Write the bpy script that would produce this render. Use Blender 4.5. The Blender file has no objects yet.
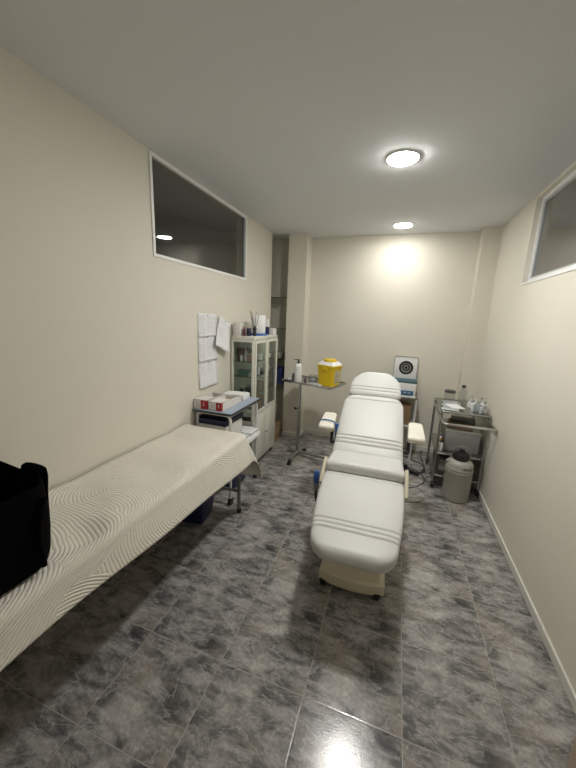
import bpy, bmesh, math, random
from mathutils import Vector, Matrix
PI = math.pi
R = math.radians
random.seed(7)
SC = bpy.context.scene
COL = SC.collection

# ------------------------------------------------------------------ camera, world, exposure
W0, W1, DB, HC, FY = -1.54, 0.881, 4.084, 2.549, -0.55   # left wall, right wall, back wall, ceiling, front wall
cam_d = bpy.data.cameras.new('camera'); cam = bpy.data.objects.new('camera', cam_d); COL.objects.link(cam)
yaw, pitch, roll = -0.3247, 0.2108, 0.0394
_f = Vector((math.sin(yaw)*math.cos(pitch), math.cos(yaw)*math.cos(pitch), -math.sin(pitch)))
_r0 = Vector((math.cos(yaw), -math.sin(yaw), 0)); _u0 = _r0.cross(_f)
_r = _r0*math.cos(roll) + _u0*math.sin(roll); _u = -_r0*math.sin(roll) + _u0*math.cos(roll)
M4 = Matrix((( _r.x, _u.x, -_f.x, 0), (_r.y, _u.y, -_f.y, 0), (_r.z, _u.z, -_f.z, 1.59), (0, 0, 0, 1)))
cam.matrix_world = M4
cam_d.sensor_fit = 'HORIZONTAL'; cam_d.sensor_width = 36; cam_d.lens = 36*316.85/576
cam_d.clip_start = 0.02
SC.camera = cam
LAMP_STRENGTH = 77.0
SC.view_settings.view_transform = 'Standard'; SC.view_settings.look = 'None'
SC.view_settings.gamma = 1; SC.view_settings.use_curve_mapping = False
SC.view_settings.exposure = 1.70
wd = bpy.data.worlds.new('world'); SC.world = wd; wd.use_nodes = True
wd.node_tree.nodes['Background'].inputs[0].default_value = (0.05, 0.05, 0.05, 1)
wd.node_tree.nodes['Background'].inputs[1].default_value = 0.3

# ------------------------------------------------------------------ materials
def nodes_of(m):
    nt = m.node_tree; return nt, nt.nodes, nt.links, nt.nodes['Principled BSDF']
def mat(name, col, rough=0.5, metal=0.0, noise=0.0, nscale=30.0, bump=0.0, bscale=200.0, spec=0.5, emit=0.0, coat=0.0):
    m = bpy.data.materials.new(name); m.use_nodes = True
    nt, N, L, b = nodes_of(m)
    b.inputs['Base Color'].default_value = (*col, 1); b.inputs['Roughness'].default_value = rough
    b.inputs['Metallic'].default_value = metal; b.inputs['Specular IOR Level'].default_value = spec
    if coat: b.inputs['Coat Weight'].default_value = coat
    if emit:
        b.inputs['Emission Color'].default_value = (*col, 1); b.inputs['Emission Strength'].default_value = emit
    tc = N.new('ShaderNodeTexCoord')
    if noise:
        nz = N.new('ShaderNodeTexNoise'); nz.inputs['Scale'].default_value = nscale; nz.inputs['Detail'].default_value = 4
        mx = N.new('ShaderNodeMix'); mx.data_type = 'RGBA'
        mx.inputs[6].default_value = (*[c*(1-noise) for c in col], 1); mx.inputs[7].default_value = (*[min(1, c*(1+noise)) for c in col], 1)
        L.new(tc.outputs['Object'], nz.inputs['Vector']); L.new(nz.outputs['Fac'], mx.inputs[0]); L.new(mx.outputs[2], b.inputs['Base Color'])
    if bump:
        nb = N.new('ShaderNodeTexNoise'); nb.inputs['Scale'].default_value = bscale; nb.inputs['Detail'].default_value = 3
        bp = N.new('ShaderNodeBump'); bp.inputs['Strength'].default_value = bump; bp.inputs['Distance'].default_value = 0.004
        L.new(tc.outputs['Object'], nb.inputs['Vector']); L.new(nb.outputs['Fac'], bp.inputs['Height']); L.new(bp.outputs['Normal'], b.inputs['Normal'])
    return m
class NB:   # tiny node helper
    def __init__(s, m): s.nt, s.N, s.L, s.b = nodes_of(m)
    def math(s, op, a, b=None, c=None):
        n = s.N.new('ShaderNodeMath'); n.operation = op
        for i, v in enumerate((a, b, c)):
            if v is None: continue
            if isinstance(v, (int, float)): n.inputs[i].default_value = v
            else: s.L.new(v, n.inputs[i])
        return n.outputs[0]
    def mix(s, f, a, b, mode='MIX'):
        n = s.N.new('ShaderNodeMix'); n.data_type = 'RGBA'; n.blend_type = mode
        for i, v in ((0, f), (6, a), (7, b)):
            if isinstance(v, (int, float)): n.inputs[i].default_value = v
            elif isinstance(v, tuple): n.inputs[i].default_value = (*v, 1)
            else: s.L.new(v, n.inputs[i])
        return n.outputs[2]
    def noise(s, vec, scale, detail=4, rough=.5, dist=0.0):
        n = s.N.new('ShaderNodeTexNoise'); n.inputs['Scale'].default_value = scale; n.inputs['Detail'].default_value = detail
        n.inputs['Roughness'].default_value = rough; n.inputs['Distortion'].default_value = dist
        s.L.new(vec, n.inputs['Vector']); return n.outputs['Fac']
    def ramp(s, f, pts):
        n = s.N.new('ShaderNodeValToRGB'); cr = n.color_ramp
        while len(cr.elements) < len(pts): cr.elements.new(0.5)
        for e, (p, c) in zip(cr.elements, pts):
            e.position = p; e.color = (*c, 1) if isinstance(c, tuple) else (c, c, c, 1)
        s.L.new(f, n.inputs[0]); return n.outputs[0]
    def bump(s, h, strength=.3, dist=.004):
        n = s.N.new('ShaderNodeBump'); n.inputs['Strength'].default_value = strength; n.inputs['Distance'].default_value = dist
        s.L.new(h, n.inputs['Height']); s.L.new(n.outputs[0], s.b.inputs['Normal'])

def floor_material():
    m = bpy.data.materials.new('marbled floor tile'); m.use_nodes = True; q = NB(m)
    g = q.N.new('ShaderNodeNewGeometry'); sp = q.N.new('ShaderNodeSeparateXYZ'); q.L.new(g.outputs['Position'], sp.inputs[0])
    T = 0.4004
    u = q.math('DIVIDE', q.math('SUBTRACT', sp.outputs[0], -1.0229-4*T), T); v = q.math('DIVIDE', q.math('SUBTRACT', sp.outputs[1], 1.0313-8*T), T)
    fu = q.math('FRACT', u); fv = q.math('FRACT', v)
    cb = q.N.new('ShaderNodeCombineXYZ'); q.L.new(fu, cb.inputs[0]); q.L.new(fv, cb.inputs[1])
    # a little per tile variation: second print every other tile
    par = q.math('MODULO', q.math('ADD', q.math('FLOOR', u), q.math('FLOOR', v)), 3.0)
    q.L.new(q.math('MULTIPLY', par, 0.16), cb.inputs[2])
    mp = q.N.new('ShaderNodeMapping'); mp.inputs['Rotation'].default_value = (0, 0, R(38)); mp.inputs['Scale'].default_value = (1.0, 2.0, 1.0)
    q.L.new(cb.outputs[0], mp.inputs[0]); vec = mp.outputs[0]
    n1 = q.noise(vec, 2.3, 7, .60, .35)
    n2 = q.noise(vec, 5.0, 7, .66, .4)
    n3 = q.noise(cb.outputs[0], 1.7, 4, .6, .5)
    vein = q.math('ABSOLUTE', q.math('SUBTRACT', q.noise(vec, 2.0, 6, .6, .5), 0.5))
    base = q.ramp(n1, [(0.33, (0.055, 0.055, 0.056)), (0.46, (0.155, 0.152, 0.15)), (0.55, (0.32, 0.308, 0.293)), (0.67, (0.54, 0.515, 0.48))])
    base = q.mix(q.ramp(n2, [(0.46, 0.0), (0.62, 0.5)]), base, (0.45, 0.432, 0.408))
    base = q.mix(q.ramp(n3, [(0.52, 0.0), (0.66, 0.45)]), base, (0.34, 0.285, 0.235))
    base = q.mix(q.ramp(vein, [(0.0, 0.50), (0.022, 0.0)]), base, (0.55, 0.54, 0.52))
    fine = q.noise(g.outputs['Position'], 60, 4, .6)
    base = q.mix(q.ramp(fine, [(0.4, 0.25), (0.62, 0.0)]), base, (0.05, 0.05, 0.052))
    du = q.math('MINIMUM', fu, q.math('SUBTRACT', 1.0, fu)); dv = q.math('MINIMUM', fv, q.math('SUBTRACT', 1.0, fv))
    e = q.math('MINIMUM', du, dv)
    gr = q.math('LESS_THAN', e, 0.0038)
    base = q.mix(gr, base, (0.40, 0.38, 0.35))
    q.L.new(base, q.b.inputs['Base Color'])
    q.L.new(q.ramp(n2, [(0.3, 0.15), (0.7, 0.22)]), q.b.inputs['Roughness'])
    edge = q.ramp(e, [(0.0, 0.0), (0.012, 1.0)])
    h = q.math('ADD', q.math('MULTIPLY', q.noise(g.outputs['Position'], 130, 2, .5), 0.55), q.math('MULTIPLY', edge, 0.35))
    q.bump(h, .42, .0014)
    return m
def cover_material():
    m = bpy.data.materials.new('quilted cream bedspread'); m.use_nodes = True; q = NB(m)
    uv = q.N.new('ShaderNodeUVMap'); uv.uv_map = 'cloth'
    wob = q.N.new('ShaderNodeTexNoise'); wob.inputs['Scale'].default_value = 5; q.L.new(uv.outputs[0], wob.inputs['Vector'])
    ad = q.N.new('ShaderNodeVectorMath'); ad.operation = 'MULTIPLY_ADD'; q.L.new(wob.outputs['Color'], ad.inputs[0]); ad.inputs[1].default_value = (.035, .035, 0); q.L.new(uv.outputs[0], ad.inputs[2])
    vo = q.N.new('ShaderNodeTexVoronoi'); vo.voronoi_dimensions = '2D'; vo.inputs['Scale'].default_value = 3.3; q.L.new(ad.outputs[0], vo.inputs['Vector'])
    # two arc families per cell: rings around a point far outside the cell give shells instead of bull's eyes
    sx_ = q.N.new('ShaderNodeSeparateXYZ'); q.L.new(vo.outputs['Color'], sx_.inputs[0])
    ang = q.math('MULTIPLY', sx_.outputs[0], 2*PI); off = q.N.new('ShaderNodeCombineXYZ')
    q.L.new(q.math('MULTIPLY', q.math('COSINE', ang), .27), off.inputs[0]); q.L.new(q.math('MULTIPLY', q.math('SINE', ang), .27), off.inputs[1])
    sc = q.N.new('ShaderNodeVectorMath'); sc.operation = 'ADD'; q.L.new(vo.outputs['Position'], sc.inputs[0]); q.L.new(off.outputs[0], sc.inputs[1])
    ds = q.N.new('ShaderNodeVectorMath'); ds.operation = 'DISTANCE'; q.L.new(ad.outputs[0], ds.inputs[0]); q.L.new(sc.outputs[0], ds.inputs[1])
    w = q.math('SINE', q.math('MULTIPLY', ds.outputs['Value'], PI/0.0155))
    hgt = q.math('ADD', q.math('MULTIPLY', q.math('POWER', q.math('ABSOLUTE', w), 0.6), 1.0), q.math('MULTIPLY', q.noise(uv.outputs[0], 9, 3), 0.9))
    col = q.ramp(q.noise(uv.outputs[0], 3, 3), [(0.3, (0.73, 0.695, 0.60)), (0.7, (0.81, 0.77, 0.67))])
    q.L.new(col, q.b.inputs['Base Color']); q.b.inputs['Roughness'].default_value = .75; q.b.inputs['Specular IOR Level'].default_value = .25
    q.b.inputs['Sheen Weight'].default_value = .15
    q.bump(hgt, .75, .0045)
    return m
def print_material(name, paper, ink, rows, cols, strength=.33):
    """paper with rows of illegible print in columns (object UV 'page', 0..1)"""
    m = bpy.data.materials.new(name); m.use_nodes = True; q = NB(m)
    uv = q.N.new('ShaderNodeUVMap'); uv.uv_map = 'page'; sp = q.N.new('ShaderNodeSeparateXYZ'); q.L.new(uv.outputs[0], sp.inputs[0])
    fr = q.math('FRACT', q.math('MULTIPLY', sp.outputs[1], rows)); line = q.math('MULTIPLY', q.math('GREATER_THAN', fr, .35), q.math('LESS_THAN', fr, .78))
    row = q.math('FLOOR', q.math('MULTIPLY', sp.outputs[1], rows))
    cb = q.N.new('ShaderNodeCombineXYZ'); q.L.new(q.math('MULTIPLY', sp.outputs[0], 22), cb.inputs[0]); q.L.new(q.math('MULTIPLY', row, 7.31), cb.inputs[1])
    word = q.math('GREATER_THAN', q.noise(cb.outputs[0], 1.0, 2), .46)
    mask = None
    for (a, b, lo, hi) in cols:
        k = q.math('MULTIPLY', q.math('MULTIPLY', q.math('GREATER_THAN', sp.outputs[0], a), q.math('LESS_THAN', sp.outputs[0], b)),
                   q.math('MULTIPLY', q.math('GREATER_THAN', sp.outputs[1], lo), q.math('LESS_THAN', sp.outputs[1], hi)))
        mask = k if mask is None else q.math('MAXIMUM', mask, k)
    f = q.math('MULTIPLY', q.math('MULTIPLY', line, word), q.math('MULTIPLY', mask, strength))
    q.L.new(q.mix(f, paper, ink), q.b.inputs['Base Color']); q.b.inputs['Roughness'].default_value = .7
    return m
def glass_material(name, tint=(1, 1, 1), gloss=1.0):
    m = bpy.data.materials.new(name); m.use_nodes = True; nt = m.node_tree; N = nt.nodes; L = nt.links; N.clear()
    out = N.new('ShaderNodeOutputMaterial'); tr = N.new('ShaderNodeBsdfTransparent'); tr.inputs[0].default_value = (*tint, 1)
    gl = N.new('ShaderNodeBsdfGlossy'); gl.inputs['Roughness'].default_value = .02; mx = N.new('ShaderNodeMixShader')
    g = N.new('ShaderNodeNewGeometry'); d = N.new('ShaderNodeVectorMath'); d.operation = 'DOT_PRODUCT'
    L.new(g.outputs['Normal'], d.inputs[0]); L.new(g.outputs['Incoming'], d.inputs[1])
    def mt(op, a, b):
        n = N.new('ShaderNodeMath'); n.operation = op
        for i, v in enumerate((a, b)):
            if v is None: continue
            if isinstance(v, (int, float)): n.inputs[i].default_value = v
            else: L.new(v, n.inputs[i])
        return n.outputs[0]
    c = mt('ABSOLUTE', d.outputs['Value'], None); p = mt('POWER', mt('SUBTRACT', 1.0, c), 5.0)
    f = mt('MULTIPLY', mt('ADD', mt('MULTIPLY', p, .96), .04), gloss)
    L.new(f, mx.inputs[0]); L.new(tr.outputs[0], mx.inputs[1]); L.new(gl.outputs[0], mx.inputs[2]); L.new(mx.outputs[0], out.inputs[0])
    return m

MT = dict(
    wall=mat('cream wall paint', (0.735, 0.70, 0.605), .62, noise=.03, nscale=1.5, bump=.12, bscale=120, spec=.3),
    ceil=mat('white ceiling paint', (0.755, 0.77, 0.775), .85, noise=.03, nscale=2, bump=.15, bscale=150, spec=.15),
    dark=mat('unlit room paint', (0.70, 0.69, 0.66), .9), dark2=mat('dim room paint', (0.86, 0.86, 0.85), .9),
    floor=floor_material(), cover=cover_material(),
    trim=mat('off white trim', (0.72, 0.70, 0.64), .5), winframe=mat('white window frame', (0.88, 0.88, 0.87), .4), alu=mat('grey aluminium', (0.50, 0.52, 0.53), .35, .6),
    jamb=mat('beige door casing', (0.50, 0.38, 0.29), .5, noise=.06, nscale=8),
    pane=glass_material('window glass', (.84, .84, .83), 1.35), pane2=glass_material('mirror like window glass', (.88, .88, .88), 1.85), cglass=glass_material('cabinet glass', (.86, .90, .88)), shelf_glass=glass_material('shelf glass', (.62, .68, .62), 1.3),
    clear=glass_material('clear plastic', (.88, .90, .90), 1.8),
    white=mat('white plastic', (0.80, 0.80, 0.79), .4), 
    leather=mat('white vinyl upholstery', (0.62, 0.618, 0.60), .42, noise=.025, nscale=4, bump=.06, bscale=250, spec=.45),
    seam=mat('grey seam thread', (0.34, 0.34, 0.33), .8),
    cream=mat('ivory moulded plastic', (0.74, 0.69, 0.53), .42, noise=.03, nscale=6), creamp=mat('ivory armrest cushion', (0.80, 0.77, 0.67), .42, noise=.04, nscale=12),
    black=mat('black plastic', (0.012, 0.012, 0.013), .45), blackcloth=mat('black woven fabric', (0.0022, 0.0021, 0.0023), .95, bump=.5, bscale=220, spec=.05),
    steel=mat('chromed steel', (0.55, 0.55, 0.54), .22, 1.0), dsteel=mat('brushed steel', (0.40, 0.40, 0.39), .38, 1.0), greytube=mat('grey painted tube', (0.20, 0.205, 0.21), .4),
    whitetube=mat('white painted tube', (0.66, 0.67, 0.66), .35), cab=mat('cream enamelled steel', (0.70, 0.685, 0.60), .38, noise=.03, nscale=5),
    bluegrey=mat('blue grey laminate', (0.34, 0.40, 0.50), .35), edgeblack=mat('black edging', (0.02, 0.02, 0.022), .5),
    navy=mat('navy plastic', (0.012, 0.018, 0.075), .4), navy2=mat('dark blue plastic', (0.010, 0.014, 0.05), .45), blue=mat('blue plastic', (0.03, 0.12, 0.42), .4), bluerub=mat('blue rubber', (0.035, 0.13, 0.36), .55),
    red=mat('red card', (0.33, 0.018, 0.025), .5), card=mat('white card', (0.72, 0.70, 0.66), .6), brown=mat('brown card inside', (0.34, 0.26, 0.19), .8, noise=.1, nscale=20),
    kraft=mat('brown cardboard', (0.26, 0.165, 0.095), .85, noise=.15, nscale=14), paper=mat('white paper', (0.80, 0.80, 0.80), .7), tissue=mat('white paper roll', (0.85, 0.85, 0.84), .85, bump=.3, bscale=80),
    yellow=mat('yellow plastic', (0.72, 0.50, 0.012), .38), teal=mat('dark teal plastic', (0.03, 0.10, 0.13), .4), cyanblue=mat('blue control panel', (0.05, 0.15, 0.27), .4),
    tank=mat('grey enamelled metal', (0.36, 0.35, 0.31), .38, noise=.03, nscale=6), greybox=mat('grey plastic box', (0.27, 0.27, 0.26), .45), darkbox=mat('charcoal plastic', (0.06, 0.06, 0.06), .5),
    pink=mat('pink card', (0.50, 0.26, 0.22), .6), maroon=mat('maroon card', (0.12, 0.05, 0.06), .6), green=mat('green card', (0.04, 0.16, 0.11), .6), amber=mat('amber plastic', (0.40, 0.22, 0.02), .4),
    purple=mat('purple plastic', (0.10, 0.05, 0.14), .4), gold=mat('pale lid', (0.25, 0.24, 0.2), .4), foil=mat('clear blister wrap', (0.62, 0.66, 0.69), .25, .25, bump=.8, bscale=60),
)

# ------------------------------------------------------------------ mesh helpers
def box(bm, c, s, bev=0.0, rz=0.0, mtx=None, seg=2):
    m = Matrix.Translation(c) @ Matrix.Rotation(rz, 4, 'Z') @ Matrix.Diagonal((*s, 1))
    if mtx is not None: m = mtx @ m
    v = bmesh.ops.create_cube(bm, size=1, matrix=m)['verts']
    if bev > 0:
        es = list({e for x in v for e in x.link_edges})
        bmesh.ops.bevel(bm, geom=es, offset=bev, segments=seg, affect='EDGES', profile=.5)
def bx(bm, x0, x1, y0, y1, z0, z1, bev=0.0):
    box(bm, ((x0+x1)/2, (y0+y1)/2, (z0+z1)/2), (abs(x1-x0), abs(y1-y0), abs(z1-z0)), bev)
def cyl(bm, a, b, r, r2=None, n=16):
    a = Vector(a); b = Vector(b); d = b-a
    q = d.to_track_quat('Z', 'Y').to_matrix().to_4x4()
    bmesh.ops.create_cone(bm, cap_ends=True, segments=n, radius1=r, radius2=r if r2 is None else r2, depth=d.length, matrix=Matrix.Translation((a+b)/2) @ q)
def tube(bm, pts, r, n=10, fillet=0.0, closed=False):
    pts = [Vector(p) for p in pts]
    if fillet:
        out = []; K = len(pts)
        for i, p in enumerate(pts):
            if not closed and i in (0, K-1): out.append(p); continue
            a = pts[i-1]; b = pts[(i+1) % K]
            da = (a-p); db = (b-p); f = min(fillet, da.length*.49, db.length*.49)
            A = p+da.normalized()*f; B = p+db.normalized()*f
            for k in range(6):
                t = k/5; out.append(A*(1-t)**2 + p*2*t*(1-t) + B*t*t)
        pts = out
    K = len(pts); rings = []; up = None
    for i, p in enumerate(pts):
        if closed: t = pts[(i+1) % K]-pts[i-1]
        else: t = pts[min(i+1, K-1)]-pts[max(i-1, 0)]
        t.normalize()
        if up is None: up = Vector((0, 0, 1)) if abs(t.z) < .9 else Vector((1, 0, 0))
        s = t.cross(up).normalized(); up = s.cross(t).normalized()
        rings.append([bm.verts.new(p + s*math.cos(2*PI*k/n)*r + up*math.sin(2*PI*k/n)*r) for k in range(n)])
    for i in range(K if closed else K-1):
        a = rings[i]; b = rings[(i+1) % K]
        for k in range(n): bm.faces.new((a[k], a[(k+1) % n], b[(k+1) % n], b[k]))
    if not closed:
        bm.faces.new(rings[0][::-1]); bm.faces.new(rings[-1])
def lathe(bm, prof, c=(0, 0, 0), n=32, mtx=None):
    rings = []
    c = Vector(c)
    for r, z in prof:
        rings.append([bm.verts.new(c + Vector((max(r, 1e-4)*math.cos(2*PI*k/n), max(r, 1e-4)*math.sin(2*PI*k/n), z))) for k in range(n)])
    for a, b in zip(rings, rings[1:]):
        for k in range(n): bm.faces.new((a[k], a[(k+1) % n], b[(k+1) % n], b[k]))
    bm.faces.new(rings[0][::-1]); bm.faces.new(rings[-1])
    if mtx is not None: bmesh.ops.transform(bm, matrix=mtx, verts=[v for rg in rings for v in rg])
def extr(bm, outline, z0, z1, bev=0.0):
    a = [bm.verts.new((x, y, z0)) for x, y in outline]; b = [bm.verts.new((x, y, z1)) for x, y in outline]
    n = len(a); bm.faces.new(a[::-1]); bm.faces.new(b)
    for k in range(n): bm.faces.new((a[k], a[(k+1) % n], b[(k+1) % n], b[k]))
def BM(): return bmesh.new()
def obj(name, bm, m, parent=None, smooth=True, kind=None, label=None, ang=40):
    bmesh.ops.recalc_face_normals(bm, faces=bm.faces[:])
    me = bpy.data.meshes.new(name)
    if smooth:
        for f in bm.faces: f.smooth = True
        for e in bm.edges:
            if len(e.link_faces) == 2 and e.calc_face_angle(0) > R(ang): e.smooth = False
    bm.to_mesh(me); bm.free()
    o = bpy.data.objects.new(name, me); COL.objects.link(o); me.materials.append(MT[m] if isinstance(m, str) else m)
    if parent is not None: o.parent = parent
    if kind: o['kind'] = kind
    if label: o['label'] = label
    return o
def tag(o, label, cat, group=None):
    o['label'] = label; o['category'] = cat
    if group: o['group'] = group
    return o
def thing(name, label, cat, loc=(0, 0, 0), rz=0.0, group=None):
    o = bpy.data.objects.new(name, None); COL.objects.link(o); o.location = loc; o.rotation_euler = (0, 0, rz); o.empty_display_size = .1
    return tag(o, label, cat, group)
def single(name, bm, m, label, cat, loc=(0, 0, 0), rz=0.0, group=None, **k):
    o = obj(name, bm, m, **k); o.location = loc; o.rotation_euler = (0, 0, rz); return tag(o, label, cat, group)
def dup(root, loc=None, rz=None, label=None, group=None):
    r = root.copy(); COL.objects.link(r)
    if loc is not None: r.location = loc
    if rz is not None: r.rotation_euler = (0, 0, rz)
    if label: r['label'] = label
    if group: r['group'] = group
    for ch in list(root.children):
        c = ch.copy(); COL.objects.link(c); c.parent = r
        for g in list(ch.children):
            d = g.copy(); COL.objects.link(d); d.parent = c
    return r
def struct(name, bm, m, parent=None, smooth=False): return obj(name, bm, m, parent, smooth=smooth, kind='structure')

# ------------------------------------------------------------------ room shell
b = BM(); bx(b, -2.2, 1.0, FY-.1, DB+.1, -.1, 0); struct('floor', b, 'floor')
b = BM(); bx(b, -2.2, 1.0, FY-.1, DB+.1, HC, HC+.1); struct('ceiling', b, 'ceil')
LW = (1.775, 3.07, 1.952, 2.520)        # left opening y0 y1 z0 z1
b = BM(); bx(b, W0-.1, W0, FY, LW[0], 0, HC); bx(b, W0-.1, W0, LW[1], 3.78, 0, HC); bx(b, W0-.1, W0, LW[0], LW[1], 0, LW[2]); bx(b, W0-.1, W0, LW[0], LW[1], LW[3], HC)
struct('wall_left', b, 'wall')
RW = (1.30, 3.075, 1.915, 2.528)
b = BM(); bx(b, W1, W1+.1, FY, RW[0], 0, HC); bx(b, W1, W1+.1, RW[1], DB, 0, HC); bx(b, W1, W1+.1, RW[0], RW[1], 0, RW[2]); bx(b, W1, W1+.1, RW[0], RW[1], RW[3], HC)
struct('wall_right', b, 'wall')
b = BM(); bx(b, -2.2, W1+.1, DB, DB+.1, 0, HC); struct('wall_back', b, 'wall')
b = BM(); bx(b, W0-.1, W1+.1, FY-.1, FY, 0, HC); struct('wall_front', b, 'wall')
b = BM(); bx(b, -2.0, -1.9, 3.68, DB, 0, HC); bx(b, -1.9, W0-.1, 3.68, 3.78, 0, HC); struct('wall_niche', b, 'wall')
b = BM(); bx(b, -1.358, -1.126, 3.865, DB, 0, HC); struct('pillar_left', b, 'wall')
b = BM(); bx(b, .7166, W1, 3.928, DB, 0, HC); struct('pillar_right', b, 'wall')
# skirting
b = BM(); bx(b, W1-.012, W1, 1.2, 3.928, 0, .055, .003); struct('baseboard_right', b, 'trim')
b = BM(); bx(b, -1.126, .7166, DB-.012, DB, 0, .06, .003); bx(b, -1.126, -1.114, 3.865, DB-.012, 0, .06, .003); bx(b, -1.358, -1.114, 3.853, 3.865, 0, .06, .003); bx(b, .7166, W1-.012, 3.916, 3.928, 0, .06, .003)
struct('baseboard_back', b, 'trim')
b = BM(); bx(b, W0, W0+.012, FY, 3.78, 0, .055, .003); struct('baseboard_left', b, 'trim')
# near door casing on the right
b = BM(); bx(b, .70, W1, .72, 1.08, 0, 2.1, .004); struct('door_1', b, 'jamb')
# left window: thin white trim round a dark pane
w = thing('window_1', '', ''); 
for k in ('label', 'category'): del w[k]
w['kind'] = 'structure'
def ring(bm, x0, x1, y0, y1, z0, z1, t):
    bx(bm, x0, x1, y0, y1, z0, z0+t); bx(bm, x0, x1, y0, y1, z1-t, z1); bx(bm, x0, x1, y0, y0+t, z0+t, z1-t); bx(bm, x0, x1, y1-t, y1, z0+t, z1-t)
b = BM(); ring(b, W0-.02, W0+.008, LW[0]-.018, LW[1]+.016, LW[2]-.018, LW[3]+.016, .020); struct('window_frame', b, 'winframe', w)
b = BM(); bx(b, W0-.03, W0+.001, LW[1]-.03, LW[1]-.004, LW[2]+.002, LW[3]-.004); struct('window_stop', b, 'alu', w)
b = BM(); bx(b, W0-.016, W0-.010, LW[0], LW[1], LW[2], LW[3]); struct('window_pane', b, 'pane', w)
# right window: recessed, aluminium slider frame
w2 = thing('window_2', '', '')
for k in ('label', 'category'): del w2[k]
w2['kind'] = 'structure'
b = BM(); ring(b, W1+.035, W1+.075, RW[0], RW[1], RW[2], RW[3], .028); struct('window_frame', b, 'winframe', w2)
b = BM(); ring(b, W1+.045, W1+.065, RW[0]+.03, RW[1]-.03, RW[2]+.028, RW[3]-.028, .014); struct('window_sash', b, 'alu', w2)
b = BM(); bx(b, W1-.006, W1+.035, RW[0], RW[1], RW[2]-.016, RW[2], .002); struct('window_sill', b, 'winframe', w2)
b = BM(); bx(b, W1+.053, W1+.058, RW[0]+.03, RW[1]-.03, RW[2]+.03, RW[3]-.03); struct('window_pane', b, 'pane2', w2)
# the unlit rooms beyond the two high windows
def shell(name, x0, x1, y0, y1, z0, z1, openx, m='dark'):
    b = BM(); t = .05
    bx(b, x0, x1, y0-t, y0, z0, z1); bx(b, x0, x1, y1, y1+t, z0, z1); bx(b, x0, x1, y0, y1, z0-t, z0); bx(b, x0, x1, y0, y1, z1, z1+t)
    if openx == 'hi': bx(b, x0-t, x0, y0, y1, z0, z1)
    else: bx(b, x1, x1+t, y0, y1, z0, z1)
    return struct(name, b, m)
shell('wall_beyond_left', -3.6, W0-.1, .9, 3.6, .9, 2.7, 'hi')
shell('wall_beyond_right', W1+.1, 2.8, .6, 4.3, .9, 2.7, 'lo', 'dark2')

# ------------------------------------------------------------------ ceiling lights
def lamp_mat(k): return mat('lamp diffuser', (1.0, 0.985, 0.945), .5, emit=LAMP_STRENGTH*k)
def downlight(loc, label, power=1.0):
    t = thing('ceiling_downlight', label, 'ceiling light', loc, 0, 'round downlights on the ceiling')
    b = BM(); lathe(b, [(.094, 0), (.094, -.007), (.092, -.009), (.089, -.009), (.088, -.008), (.088, -.002), (.0, -.002)], n=48); obj('housing', b, 'white', t)
    b = BM(); lathe(b, [(.0, -.004), (.0877, -.004), (.0877, -.0095), (.082, -.013), (.055, -.0165), (.0, -.018)], n=48); obj('diffuser', b, lamp_mat(power), t)
    return t
downlight((-.083, 2.245, HC), 'round white downlight on the ceiling, the larger nearer one', 1.3)
downlight((-.095, .78, HC), 'round white downlight on the ceiling, the one nearest the doorway', .19)
downlight((-.068, 3.69, HC), 'round white downlight on the ceiling close to the back wall', .40)

# ------------------------------------------------------------------ couch along the left wall
t = thing('treatment_couch', 'padded couch on grey tube legs along the left wall, under cream cover', 'couch', (-1.27, 1.1, 0))
b = BM(); box(b, (0, 0, .633), (.50, 1.88, .075), .03); obj('mattress', b, 'leather', t)
b = BM(); bx(b, -.24, .22, -.93, .93, .585, .615); obj('frame', b, 'greytube', t)
for sx in (-.2, .186):
    for sy in (-.93, .989):
        b = BM(); tube(b, [(sx, sy*.985, .6), (sx, sy, .012)], .0145); obj('leg', b, 'greytube', t)
        b = BM(); cyl(b, (sx, sy, 0), (sx, sy, .035), .0175); obj('foot', b, 'black', t)
for sy in (-.925, .985):
    b = BM(); tube(b, [(-.2, sy, .19), (.186, sy, .19)], .011); obj('crossbar', b, 'greytube', t)

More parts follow.
